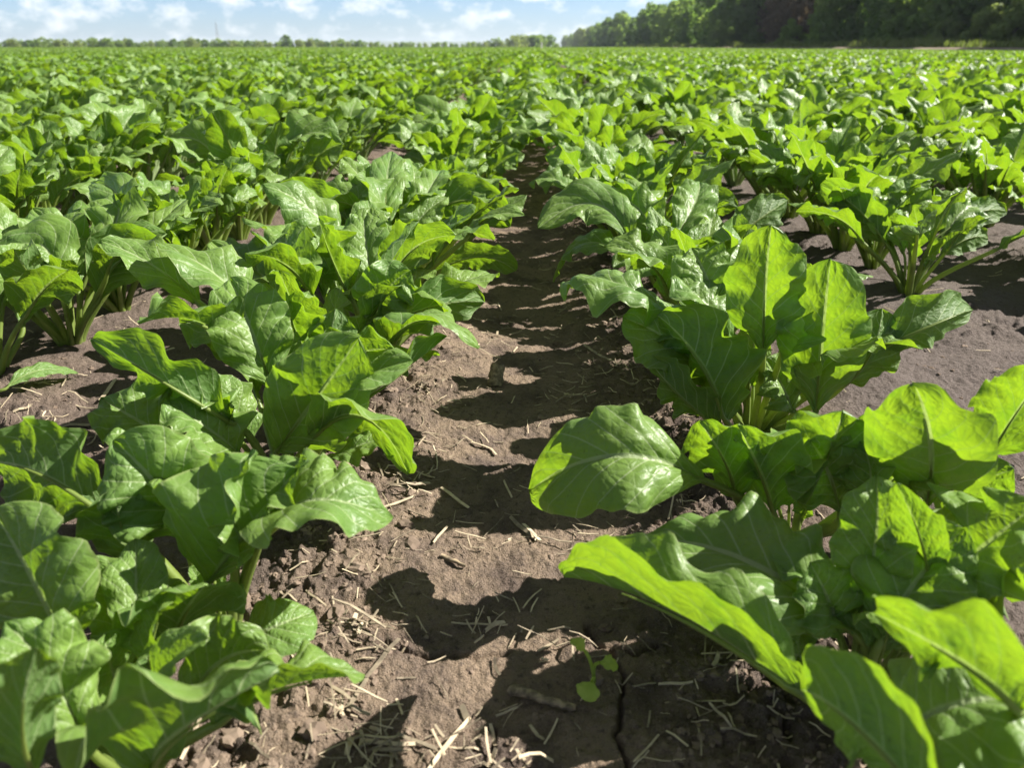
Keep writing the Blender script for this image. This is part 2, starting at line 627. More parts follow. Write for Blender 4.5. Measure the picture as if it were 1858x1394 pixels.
def leaf_geo(crown, B, Mm, T, W, pr=0.0045, nu=16, nv=30, **kw):
    V, F, UV, C, nr = blade(B, Mm, T, W, nu=nu, nv=nv, **kw)
    pc = petiole_curve(crown, B, Mm, 8 if nv > 12 else 5)
    keep = int(len(C) * 0.72)
    step = max(1, keep // 7)
    rib = C[2:keep:step] - nr[2:keep:step] * (W * 0.062)
    path = np.concatenate([pc, rib])
    np_, nb = len(pc), len(rib)
    rad = np.concatenate([np.linspace(pr * 1.3, pr * 0.85, np_), np.linspace(pr * 0.62, pr * 0.12, nb)])
    pv, pf = tube(path, rad, 7 if nv > 12 else 4, 0.8)
    return (V, F, UV), (pv, pf)


def add_leaf(parent, geo, origin, merge=False, lname='leaf'):
    (V, F, UV), (pv, pf) = geo
    if merge:
        n = len(V)
        me = mesh(lname, np.concatenate([V, pv]) - origin, np.concatenate([F, pf + n]), np.concatenate([UV, np.tile([[0.5, 0.2]], (len(pv), 1))]))
        return link_mesh(lname, me, parent, M_LEAF)
    lf = link_mesh(lname, mesh(lname, V - origin, F, UV), parent, M_LEAF)
    link_mesh('petiole', mesh('petiole', pv - origin, pf), lf, M_PET)
    return lf


def proc_leaf(r, i, n, size=1.0, nu=12, nv=20, az0=0.0, az=None):
    """leaf i of n (0 youngest) of a plant standing at the origin"""
    f = i / max(1, n - 1)
    if az is None: az = az0 + i * 2.39996 + r.uniform(-0.3, 0.3)
    el = R(90 - 41 * f + r.uniform(-11, 9))
    Lp = size * (0.040 + 0.092 * f + r.uniform(-0.01, 0.012))
    Lb = size * (0.045 + 0.070 * min(1, f * 1.6) + r.uniform(-0.012, 0.02))
    if f > 0.85: Lb *= 0.85
    W = Lb * r.uniform(0.22, 0.34)
    d = np.array([math.cos(az), math.sin(az), 0])
    c0 = d * 0.008 * (0.4 + f) + np.array([0, 0, -0.006])
    B = c0 + d * Lp * math.cos(el) + np.array([0, 0, Lp * math.sin(el)])
    e1 = el - R(r.uniform(0, 12))
    Mm = B + d * Lb * 0.5 * math.cos(e1) + np.array([0, 0, Lb * 0.5 * math.sin(e1)])
    e2 = e1 - R(r.uniform(5, 50) * (0.35 + f))
    sw = r.uniform(-0.25, 0.25)
    d2 = np.array([math.cos(az + sw), math.sin(az + sw), 0])
    T = Mm + d2 * Lb * 0.5 * math.cos(e2) + np.array([0, 0, Lb * 0.5 * math.sin(e2)])
    return leaf_geo(c0, B, Mm, T, W, pr=0.0042 * size * (0.6 + 0.5 * f), nu=nu, nv=nv, roll=r.uniform(-48, 48), fold=r.uniform(18, 52) + 14 * (1 - f),
                    ruf=r.uniform(0.2, 0.55), curl=r.uniform(0.0, 0.3), freq=r.uniform(1.6, 3.0), twist=r.uniform(-30, 30), seed=int(r.integers(1e6)), lob=r.uniform(.06, .14))


GROUP = 'sugar beet plants growing in rows'
ORD = ['', 'first', 'second', 'third', 'fourth', 'fifth', 'sixth', 'seventh', 'eighth', 'ninth', 'tenth', 'eleventh', 'twelfth', 'thirteenth', 'fourteenth',
       'fifteenth', 'sixteenth', 'seventeenth', 'eighteenth', 'nineteenth', 'twentieth']
TENS = {2: 'twenty', 3: 'thirty', 4: 'forty', 5: 'fifty'}


def ordinal(n):
    if n <= 20: return ORD[n]
    if n % 10 == 0: return TENS[n // 10][:-1] + 'ieth'
    return TENS[n // 10] + '-' + ORD[n % 10]


# ------------------------------------------------------------------ the foreground plants, leaf by leaf
# every leaf: blade base, middle and tip as (photo x, photo y, height above soil), half width in metres, options
HERO = []


def hero(crown_xy, label, leaves, extra=4, size=0.7):
    HERO.append((crown_xy, label, leaves, extra, size))



hero((-0.237, 0.335), 'nearest beet plant left of the furrow, one long leaf reaching over bare soil', [
    ((120, 1180, .06), (62, 1060, .105), (-15, 930, .14), .046, dict(face=0.95, roll=38, fold=16, ruf=.15)),
    ((150, 1340, .07), (85, 1215, .11), (10, 1130, .125), .028, dict(face=0.3, fold=40, ruf=.7, curl=.3, freq=3)),
    ((70, 1420, .10), (40, 1300, .15), (66, 1175, .185), .020, dict(face=-0.5, fold=58, ruf=.25)),
    ((278, 1390, .06), (375, 1290, .115), (505, 1215, .125), .055, dict(face=-0.5, fold=38, ruf=.3, curl=.2)),
    ((388, 1318, .055), (520, 1243, .085), (662, 1226, .075), .034, dict(face=-0.15, fold=58, ruf=.28, freq=2)),
    ((345, 1270, .05), (420, 1190, .075), (490, 1185, .08), .03, dict(face=0.5, fold=25, ruf=.3)),
    ((215, 1250, .04), (200, 1200, .07), (190, 1150, .09), .026, dict(face=0.6, fold=20, ruf=.15)),
], 6, 0.6)
hero((-0.237, 0.470), 'beet plant with broad cupped leaves and bare pale stalks, left of the furrow', [
    ((492, 962, .095), (595, 905, .14), (712, 940, .115), 0.045, dict(face=0.45, fold=22, ruf=.22, freq=2, curl=.1)),
    ((374, 1062, .064), (446, 968, .109), (540, 850, .149), .068, dict(face=0.8, fold=20, ruf=.2, freq=1.5, asym=.22)),
    ((478, 968, .09), (505, 895, .13), (560, 835, .155), .034, dict(face=0.4, fold=30, ruf=.3)),
    ((428, 985, .085), (425, 905, .13), (460, 815, .165), .036, dict(face=0.5, fold=30, ruf=.3)),
    ((330, 975, .07), (275, 870, .13), (205, 800, .155), .046, dict(face=0.7, fold=25, ruf=.25)),
    ((195, 935, .095), (100, 872, .12), (-15, 838, .12), .045, dict(face=-0.7, fold=20, ruf=.3)),
    ((245, 1020, .07), (222, 960, .10), (208, 890, .13), .034, dict(face=-0.5, fold=35, ruf=.3)),
    ((312, 1180, .04), (330, 1120, .075), (370, 1060, .11), .045, dict(face=-0.6, fold=20, ruf=.2)),
    ((262, 1200, .03), (215, 1110, .07), (158, 1010, .105), .025, dict(face=0.3, fold=45, ruf=.4)),
    ((432, 1170, .035), (500, 1135, .055), (568, 1110, .05), .030, dict(face=0.6, fold=5, ruf=.08, curl=.1)),
], 5, 0.45)
hero((-0.237, 0.645), 'beet plant left of the furrow with a broad leaf crossed by a slanting shadow', [
    ((505, 815, .07), (575, 720, .13), (652, 612, .19), .050, dict(face=0.9, fold=25, ruf=.28, freq=2)),
    ((430, 772, .10), (312, 700, .15), (168, 615, .18), .034, dict(face=-0.5, fold=45, ruf=.4, freq=2.5)),
    ((560, 805, .08), (650, 752, .125), (742, 860, .05), .036, dict(face=-0.7, fold=15, ruf=.3, curl=.2)),
    ((335, 810, .09), (255, 765, .115), (183, 722, .13), .038, dict(face=0.6, fold=22, ruf=.35)),
    ((440, 830, .07), (375, 775, .11), (300, 725, .135), .045, dict(face=0.5, fold=35, ruf=.4)),
    ((615, 750, .07), (700, 695, .115), (808, 610, .14), .040, dict(face=0.1, fold=45, ruf=.25)),
    ((600, 690, .13), (650, 640, .16), (715, 632, .165), .04, dict(face=-0.6, fold=15, ruf=.2)),
    ((590, 840, .05), (680, 800, .075), (745, 800, .06), .03, dict(face=0.3, fold=20, ruf=.25)),
], 9, 0.75)
hero((-0.237, 0.825), 'beet plant with one dark upright pointed leaf, fourth left of the furrow', [
    ((495, 705, .10), (462, 615, .15), (418, 505, .195), .044, dict(face=0.9, fold=25, ruf=.25)),
    ((640, 625, .10), (760, 563, .135), (880, 548, .125), .038, dict(face=-0.7, fold=25, ruf=.3)),
    ((450, 660, .10), (400, 610, .13), (362, 580, .135), .035, dict(face=0.5, fold=30, ruf=.5)),
    ((560, 640, .11), (535, 590, .15), (520, 530, .18), .04, dict(face=0.6, fold=35, ruf=.4)),
    ((610, 680, .09), (600, 620, .14), (610, 560, .17), .035, dict(face=0.5, fold=40, ruf=.4)),
    ((680, 590, .12), (700, 530, .16), (745, 490, .185), .038, dict(face=0.5, fold=30, ruf=.4)),
], 12, 0.95)
hero((0.243, 0.270), 'nearest beet plant right of the furrow, long gutter leaf over the shaded soil', [
    ((1452, 1258, .055), (1225, 1112, .105), (1022, 1045, .075), .043, dict(roll=8, fold=76, ruf=.2, freq=1.6, curl=0, fk=.25)),
    ((1705, 1480, .125), (1585, 1345, .15), (1456, 1252, .12), .030, dict(face=-0.8, fold=30, ruf=.15, freq=1.5)),
    ((1850, 1290, .135), (1735, 1190, .17), (1588, 1110, .165), .037, dict(face=-0.8, fold=22, ruf=.25, freq=2)),
    ((1640, 1330, .09), (1720, 1280, .12), (1880, 1260, .13), .05, dict(face=0.4, fold=20, ruf=.2)),
], 4, 0.4)
hero((0.232, 0.405), 'beet plant with shaded blue green leaves, second from the front right of the furrow', [
    ((1552, 1150, .065), (1385, 1030, .095), (1178, 975, .075), .056, dict(face=0.3, fold=18, ruf=.25)),
    ((1562, 1112, .075), (1588, 990, .120), (1590, 862, .155), .028, dict(face=0.85, fold=40, ruf=.4)),
    ((1688, 1062, .10), (1668, 970, .145), (1628, 878, .185), .017, dict(face=-0.8, fold=25, ruf=.15)),
    ((1700, 1060, .08), (1790, 985, .125), (1880, 910, .155), .052, dict(face=0.5, fold=25, ruf=.35)),
    ((1690, 1110, .06), (1790, 1080, .095), (1910, 1070, .10), .045, dict(face=0.2, fold=20, ruf=.5)),
    ((1590, 1180, .05), (1680, 1110, .085), (1790, 1140, .07), .040, dict(face=0.5, fold=20, ruf=.3)),
    ((1600, 1160, .07), (1690, 1020, .12), (1750, 960, .14), .036, dict(face=0.6, fold=30, ruf=.35)),
    ((1520, 1150, .06), (1500, 1080, .09), (1470, 1020, .11), .030, dict(face=0.4, fold=30, ruf=.3)),
    ((1480, 1215, .03), (1450, 1190, .045), (1410, 1180, .05), .025, dict(face=0.4, fold=15, ruf=.5)),
], 6, 0.5)
hero((0.237, 0.590), 'beet plant right of the furrow with a large dark glossy leaf drooping left', [
    ((1275, 872, .09), (1130, 826, .128), (962, 888, .07), .049, dict(face=0.6, fold=14, ruf=.14, curl=.2, freq=2.2, fk=.3, tip=.4)),
    ((1335, 905, .06), (1315, 835, .105), (1270, 765, .14), .038, dict(face=-0.5, fold=28, ruf=.3)),
    ((1570, 920, .06), (1640, 850, .105), (1690, 800, .13), .038, dict(face=0.5, fold=28, ruf=.3)),
    ((1405, 935, .05), (1378, 850, .105), (1340, 770, .145), .050, dict(face=-0.3, fold=45, ruf=.3)),
    ((1455, 910, .05), (1500, 830, .11), (1530, 745, .16), .048, dict(face=-0.5, fold=30, ruf=.35)),
    ((1682, 912, .08), (1688, 800, .155), (1655, 695, .215), .047, dict(face=0.9, fold=25, ruf=.2)),
    ((1600, 860, .09), (1600, 800, .13), (1575, 750, .16), .03, dict(face=-0.6, fold=20, ruf=.2)),
    ((1790, 838, .11), (1840, 755, .16), (1905, 665, .21), .032, dict(face=-0.8, fold=25, ruf=.25)),
    ((1560, 940, .06), (1580, 870, .10), (1560, 800, .13), .032, dict(face=0.6, fold=30, ruf=.3)),
    ((1720, 940, .06), (1770, 880, .10), (1840, 850, .12), .036, dict(face=-0.5, fold=25, ruf=.3)),
    ((1525, 930, .06), (1500, 850, .10), (1470, 800, .13), .04, dict(face=0.5, fold=30, ruf=.3)),
], 5, 0.5)
hero((0.250, 0.785), 'tall beet plant with upright backlit leaves, fourth right of the furrow', [
    ((1295, 705, .085), (1222, 622, .135), (1130, 575, .155), .044, dict(face=0.5, fold=22, ruf=.3)),
    ((1335, 625, .13), (1290, 560, .17), (1225, 500, .195), .044, dict(face=0.45, fold=25, ruf=.3)),
    ((1450, 600, .13), (1460, 540, .17), (1440, 480, .205), .034, dict(face=0.5, fold=25, ruf=.3)),
    ((1530, 700, .09), (1580, 640, .13), (1600, 560, .17), .036, dict(face=-0.6, fold=25, ruf=.3)),
    ((1480, 748, .075), (1492, 610, .155), (1507, 470, .235), .046, dict(face=0.9, fold=18, ruf=.22)),
    ((1385, 640, .13), (1388, 530, .195), (1400, 408, .265), .042, dict(face=0.9, fold=28, ruf=.25)),
    ((1560, 650, .115), (1655, 605, .15), (1765, 562, .155), .034, dict(face=-0.75, fold=48, ruf=.22, freq=2, fk=.3)),
    ((1232, 585, .14), (1140, 520, .185), (1035, 520, .155), .046, dict(face=0.4, fold=18, ruf=.35, curl=.3)),
    ((1318, 765, .075), (1268, 650, .135), (1195, 570, .17), .058, dict(face=-0.3, fold=42, ruf=.35)),
    ((1312, 778, .06), (1240, 722, .095), (1177, 650, .12), .036, dict(face=-0.5, fold=26, ruf=.25)),
    ((1300, 560, .16), (1285, 510, .19), (1255, 450, .215), .04, dict(face=0.6, fold=25, ruf=.4)),
    ((1420, 640, .13), (1440, 580, .165), (1420, 545, .18), .035, dict(face=0.5, fold=25, ruf=.3)),
    ((1440, 750, .06), (1420, 700, .09), (1390, 650, .12), .035, dict(face=0.3, fold=30, ruf=.35)),
], 9, 0.75)

hero((-0.237, 1.010), 'beet plant with two tall backlit leaves side by side, fifth left of the furrow', [
    ((640, 545, .11), (605, 470, .155), (580, 395, .20), .050, dict(face=-0.5, fold=28, ruf=.35)),
    ((680, 530, .11), (665, 450, .16), (660, 385, .195), .040, dict(face=0.8, fold=20, ruf=.3)),
    ((590, 540, .10), (520, 440, .155), (440, 395, .185), .040, dict(face=-0.6, fold=25, ruf=.3)),
    ((740, 520, .10), (765, 465, .14), (830, 395, .18), .035, dict(face=0.1, fold=40, ruf=.25)),
    ((560, 560, .08), (480, 500, .12), (385, 440, .155), .045, dict(face=0.3, fold=30, ruf=.4)),
    ((700, 560, .08), (740, 520, .11), (790, 490, .125), .035, dict(face=0.3, fold=35, ruf=.35)),
], 12, 0.95)
hero((-0.237, 1.190), 'beet plant with a broad backlit leaf bending over the furrow, sixth left', [
    ((765, 405, .12), (850, 363, .155), (926, 412, .11), .048, dict(face=-0.8, fold=12, ruf=.2, freq=1.6)),
    ((780, 500, .07), (865, 466, .10), (936, 492, .065), .032, dict(face=-0.6, fold=15, ruf=.25)),
    ((700, 430, .12), (700, 360, .17), (712, 275, .225), .036, dict(face=0.8, fold=20, ruf=.2)),
    ((660, 430, .11), (590, 370, .16), (495, 350, .17), .040, dict(face=-0.6, fold=22, ruf=.3)),
    ((740, 420, .12), (770, 360, .165), (800, 310, .19), .035, dict(face=0.4, fold=35, ruf=.35)),
], 12, 0.95)
hero((0.232, 1.390), 'beet plant with a big pale leaf arching over the furrow, sixth right of it', [
    ((1150, 450, .12), (1070, 368, .175), (976, 414, .14), .052, dict(face=0.5, fold=20, ruf=.25, freq=1.7)),
    ((1140, 470, .10), (1060, 440, .115), (1004, 512, .04), .046, dict(face=0.3, fold=12, ruf=.15)),
    ((1300, 455, .09), (1360, 410, .13), (1430, 362, .165), .042, dict(face=-0.8, fold=20, ruf=.2)),
    ((1220, 440, .12), (1250, 390, .155), (1270, 330, .19), .042, dict(face=0.6, fold=30, ruf=.3)),
    ((1190, 440, .12), (1160, 380, .165), (1110, 350, .185), .042, dict(face=0.5, fold=30, ruf=.35)),
], 8, 0.8)
hero((-0.675, 1.050), 'beet plant with thick fanned stalks and a broad leaf bending right, second row left', [
    ((180, 545, .085), (240, 462, .145), (322, 478, .13), .052, dict(face=-0.8, fold=15, ruf=.22, freq=1.6)),
    ((112, 540, .09), (75, 445, .155), (5, 560, .08), .058, dict(face=0.4, fold=15, ruf=.25)),
    ((160, 500, .11), (205, 420, .165), (165, 330, .21), .045, dict(face=0.3, fold=30, ruf=.4)),
    ((215, 505, .10), (275, 425, .155), (338, 362, .19), .036, dict(face=0.2, fold=40, ruf=.2)),
    ((140, 520, .10), (110, 440, .15), (60, 380, .185), .05, dict(face=0.4, fold=30, ruf=.45)),
    ((60, 560, .08), (20, 480, .13), (-40, 420, .16), .05, dict(face=0.4, fold=30, ruf=.4)),
], 11, 0.9)
hero((-0.712, 0.930), 'beet plant at the left edge with one small leaf lying on the soil', [
    ((42, 590, .06), (30, 500, .12), (-20, 420, .165), .050, dict(face=0.3, fold=30, ruf=.4)),
    ((10, 706, .024), (70, 672, .032), (142, 678, .012), .013, dict(face=0.5, fold=20, ruf=.2)),
    ((-20, 600, .07), (-60, 520, .12), (-120, 460, .15), .050, dict(face=0.3, fold=25, ruf=.4)),
], 7, 0.8)
hero((0.672, 1.342), 'beet plant on the right with long bare stalks above bare soil, second row', [
    ((1610, 445, .085), (1560, 382, .135), (1488, 335, .17), .045, dict(face=-0.6, fold=20, ruf=.25)),
    ((1700, 430, .10), (1758, 392, .13), (1827, 384, .125), .032, dict(face=-0.8, fold=15, ruf=.25)),
    ((1700, 468, .065), (1740, 440, .09), (1793, 434, .085), .028, dict(face=-0.7, fold=15, ruf=.25)),
    ((1655, 440, .09), (1652, 385, .135), (1640, 328, .175), .044, dict(face=0.6, fold=25, ruf=.3)),
    ((1640, 460, .075), (1625, 420, .105), (1605, 396, .115), .030, dict(face=0.5, fold=30, ruf=.4)),
    ((1560, 440, .09), (1500, 390, .13), (1430, 370, .15), .04, dict(face=-0.4, fold=25, ruf=.3)),
], 11, 0.85)


def build_hero():
    for k, (cxy, label, leaves, extra, size) in enumerate(HERO):
        cz = gh(*cxy)
        o = np.array([cxy[0], cxy[1], cz])
        e = empty('beet_plant', o)
        tag(e, label, 'beet plant', GROUP)
        r = np.random.default_rng(100 + k)
        for i, (b, m_, t_, W, kw) in enumerate(leaves):
            B, Mm, T = P(*b), P(*m_), P(*t_)
            print('hero', k, i, 'pet %.3f blade %.3f' % (np.linalg.norm(B - o), np.linalg.norm(B - Mm) + np.linalg.norm(T - Mm)), 'B', np.round(B - o, 2), 'T', np.round(T - o, 2))
            dv_ = (B - o)
            c0 = o + np.array([dv_[0], dv_[1], 0]) / (np.linalg.norm(dv_[:2]) + 1e-6) * 0.012 + np.array([0, 0, -0.005])
            kw = dict(kw)
            kw.setdefault('seed', k * 31 + i + 3)
            W *= 0.9
            kw['fold'] += 8
            kw['ruf'] *= 1.25
            add_leaf(e, leaf_geo(c0, B, Mm, T, W, pr=0.0042 if W > .03 else .0028, nu=26, nv=44, **kw), o)
        for i in range(extra):
            g = proc_leaf(r, i + (2 if extra > 5 else 0), 12, size * 1.25, 16, 26, az0=k)
            add_leaf(e, g, np.zeros(3))


build_hero()

# ------------------------------------------------------------------ the rest of the crop
def variant_plants(n, nu, nv, seed0, nl=(10, 14)):
    outv = []
    for v in range(n):
        r = np.random.default_rng(seed0 + v)
        k = int(r.integers(nl[0], nl[1] + 1))
        outv.append([proc_leaf(r, i, k, 1.0, nu, nv, az0=v) for i in range(k)])
    return outv


VN = variant_plants(9, 16, 26, 500, (20, 25))
VM = variant_plants(8, 9, 14, 700, (20, 25))


def plant_positions():
    """(row, index in row, x, y) of every plant, walking each row outwards"""
    pts = []
    start = {-1: 1.37, 1: 1.575}
    for k in list(range(-200, 0)) + list(range(1, 90)):
        rx = row_x(k)
        y = start.get(k) or -1.0 + ((k * 0.618) % 1) * 0.2
        if k == -2: y = 1.216
        if k == 2: y = 1.53
        if k == 1: pts += [(1, 0.245, 0.985), (1, 0.237, 1.19)]
        r = np.random.default_rng(9000 + k)
        y1 = 46
        while y < y1:
            pts.append((k, rx + r.normal(0, 0.014 if y < 2.5 else 0.035) + (-min(0.075, 0.030 + 0.02 * max(0, y - 1.8)) * k if abs(k) == 1 else 0), y))
            gap = r.uniform(0.145, 0.195)
            if r.random() < 0.03: gap += 0.15
            y += gap
    return pts


ALL = plant_positions()
hfov = math.atan(929 / FPX)


def in_view(x, y, margin=0.18):
    yy = y + margin * 1.5
    if yy <= 0.0: return False
    a = math.atan2(x, yy) + YAW
    return abs(a) < hfov + margin / max(0.3, math.hypot(x, y)) and math.hypot(x, y) > 0.3


vis = [p for p in ALL if in_view(p[1], p[2])]
vis.sort(key=lambda p: math.hypot(p[1], p[2]))
NIND = 300 - len(HERO)
ind = vis[:NIND]
rest = vis[NIND:]
print('visible plants', len(vis), 'individual reach', math.hypot(ind[-1][1], ind[-1][2]))

# hand-set leaves that stand out on plants farther back
proto = {}


def make_proto(kind, v):
    e = empty('beet_plant', (0, 0, 0))
    for g in (VN if kind == 'n' else VM)[v]:
        add_leaf(e, g, np.zeros(3), merge=(kind == 'm'))
    return e


def copy_plant(src):
    e = src.copy()
    col.objects.link(e)
    for ch in src.children:
        c = ch.copy()
        col.objects.link(c)
        c.parent = e
        for g in ch.children:
            d = g.copy()
            col.objects.link(d)
            d.parent = c
    return e


rowcount = {}
for k, (cxy, *_r) in enumerate(HERO):
    kk = int(math.copysign(1 if abs(cxy[0]) < 0.4 else 2, cxy[0]))
    rowcount[kk] = rowcount.get(kk, 0) + 1
r = np.random.default_rng(77)
for (k, x, y) in ind:
    d = math.hypot(x, y)
    kind = 'n' if d < 2.4 else 'm'
    v = int(r.integers(len(VN if kind == 'n' else VM)))
    if (kind, v) not in proto:
        e = make_proto(kind, v)
        proto[(kind, v)] = e
    else:
        e = copy_plant(proto[(kind, v)])
    s = r.choice([1, 1, 1, .82]) * r.uniform(1.05, 1.35) 
    e.location = (x, y, gh(x, y))
    e.rotation_euler = (r.normal(0, .05), r.normal(0, .05), r.uniform(0, 6.283))
    e.scale = (s, s, s * r.uniform(0.95, 1.08))
    rowcount[k] = rowcount.get(k, 0) + 1
    side = 'left' if k < 0 else 'right'
    label = '%s beet plant from the front in the %s row %s of the furrow' % (ordinal(rowcount[k]), ordinal(abs(k)), side)
    tag(e, label, 'beet plant', GROUP)

# the remaining crop: one mass
VL = variant_plants(8, 5, 7, 900, (18, 20))


def merge_geo(geos, with_pet=True):
    Vs, Fs, Us = [], [], []
    n = 0
    for (V, F, UV), (pv, pf) in geos:
        Vs.append(V); Fs.append(F + n); Us.append(UV)
        n += len(V)
        if with_pet:
            Vs.append(pv); Fs.append(pf + n); Us.append(np.tile([[0.5, 0.2]], (len(pv), 1)))
            n += len(pv)
    return np.concatenate(Vs), np.concatenate(Fs), np.concatenate(Us)


def far_variants(n, nleaf, size, seed):
    res = []
    for v in range(n):
        r = np.random.default_rng(seed + v)
        g = []
        for i in range(nleaf):
            f = r.uniform(0.25, 1)
            g.append(proc_leaf(r, int(f * 10), 11, size, 3, 4, az0=r.uniform(0, 6)))
        res.append(merge_geo(g, False))
    return res


def scatter(pts, variants, seed, smin=1.0, smax=1.28, ground=True):
    r = np.random.default_rng(seed)
    Vs, Fs, Us = [], [], []
    n = 0
    pts = np.asarray(pts)
    vi = r.integers(len(variants), size=len(pts))
    for v in range(len(variants)):
        p = pts[vi == v]
        if len(p) == 0: continue
        V, F, U = variants[v]
        a = r.uniform(0, 6.283, len(p))
        s = r.uniform(smin, smax, len(p))
        ca, sa = np.cos(a) * s, np.sin(a) * s
        X = V[None, :, 0] * ca[:, None] - V[None, :, 1] * sa[:, None] + p[:, 0:1]
        Y = V[None, :, 0] * sa[:, None] + V[None, :, 1] * ca[:, None] + p[:, 1:2]
        Z = V[None, :, 2] * s[:, None] + p[:, 2:3]
        Vs.append(np.stack([X, Y, Z], -1).reshape(-1, 3))
        Fs.append((F[None] + (n + np.arange(len(p)) * len(V))[:, None, None]).reshape(-1, F.shape[1]))
        Us.append(np.tile(U, (len(p), 1)))
        n += len(p) * len(V)
    return np.concatenate(Vs), np.concatenate(Fs), np.concatenate(Us)


mid = [(x, y, 0) for (k, x, y) in rest if math.hypot(x, y) < 14]
fr = [(x, y, 0) for (k, x, y) in rest if 14 <= math.hypot(x, y) < 46]
parts = [scatter(mid, [merge_geo(g) for g in VL], 1), scatter(fr, far_variants(8, 16, 1.0, 1200), 2)]


def field_right(y):      # where the crop ends on the right, at the grass verge
    return 34.0


# beyond 45 m single leaves cannot be told apart: clumps laid in the same rows
pts = []
r = np.random.default_rng(5)
for (d0, d1, gap) in ((45, 90, 0.30), (90, 190, 0.70), (190, 420, 2.0)):
    ang = hfov + 0.06
    n = int((math.tan(ang)) * (d1 ** 2 - d0 ** 2) / (0.45 * gap))
    yy = np.sqrt(r.uniform(d0 ** 2, d1 ** 2, n))
    xx = r.uniform(-1, 1, n) * np.tan(ang) * yy
    rowi = np.round((xx - 0.222) / 0.45)
    xx = rowi * 0.45 + 0.222 + r.normal(0, .07, n)
    keep = xx < field_right(0)
    z = -1.2 * np.clip((np.hypot(xx, yy) - 60) / 900, 0, 1) ** 2
    sc = gap
    pts.append((np.stack([xx, yy, z], -1)[keep], gap))
for i, (p, gap) in enumerate(pts):
    parts.append(scatter(p, far_variants(6, [6, 5, 4][i], [1.0, 1.15, 1.5][i], 1300 + i * 20), 10 + i, 0.9, 1.15))
n = 0
Vs, Fs, Us = [], [], []
for V, F, U in parts:
    Vs.append(V); Fs.append(F + n); Us.append(U)
    n += len(V)
me = mesh('beet_crop', np.concatenate(Vs), np.concatenate(Fs), np.concatenate(Us))
o = link_mesh('beet_crop', me, None, M_LEAF_FAR)
tag(o, 'green beet crop covering the far field up to the trees', 'crop', kind='stuff')
print('crop faces', len(me.polygons))


# ------------------------------------------------------------------ litter on the soil
def straw_mesh(cent, ang, ln, wd, bend, lift, rr):
    """flat bent strips of straw with thickness; all arrays of n"""
    n = len(cent)
    ns = 4
    t = np.linspace(-0.5, 0.5, ns)
    dx, dy = np.cos(ang), np.sin(ang)
    al = t[None] * ln[:, None]
    of = (t[None] ** 2 - 0.08) * bend[:, None] * ln[:, None]
    cx = cent[:, 0:1] + dx[:, None] * al - dy[:, None] * of
    cy = cent[:, 1:2] + dy[:, None] * al + dx[:, None] * of
    gz = ground_h(cx.ravel(), cy.ravel(), True).reshape(n, ns)
    base = gz.mean(1, keepdims=True) * 0.55 + gz * 0.45
    cz = np.maximum(base, gz) + 0.0012 + lift[:, 0:1] * (t[None] + 0.5) + lift[:, 1:2]
    px, py = -dy, dx
    tilt = rr.uniform(-0.5, 0.5, n)
    hw = wd[:, None] * 0.5 * (1 - 0.35 * np.abs(t[None]) * 2 * rr.random((n, 1)))
    th = np.minimum(wd * 0.22, 0.0004)[:, None]
    V = np.zeros((n, ns, 4, 3))
    for q, (a, b) in enumerate(((-1, -1), (1, -1), (1, 1), (-1, 1))):
        V[:, :, q, 0] = cx + px[:, None] * hw * a
        V[:, :, q, 1] = cy + py[:, None] * hw * a
        V[:, :, q, 2] = cz + th * b + hw * a * np.tan(tilt)[:, None]
    F = []
    for i in range(ns - 1):
        for q in range(4):
            q2 = (q + 1) % 4
            F.append((i * 4 + q, i * 4 + q2, i * 4 + 4 + q2, i * 4 + 4 + q))
    F.append((3, 2, 1, 0))
    e = (ns - 1) * 4
    F.append((e, e + 1, e + 2, e + 3))
    F = np.array(F)
    Fa = (F[None] + (np.arange(n) * ns * 4)[:, None, None]).reshape(-1, 4)
    return V.reshape(-1, 3), Fa


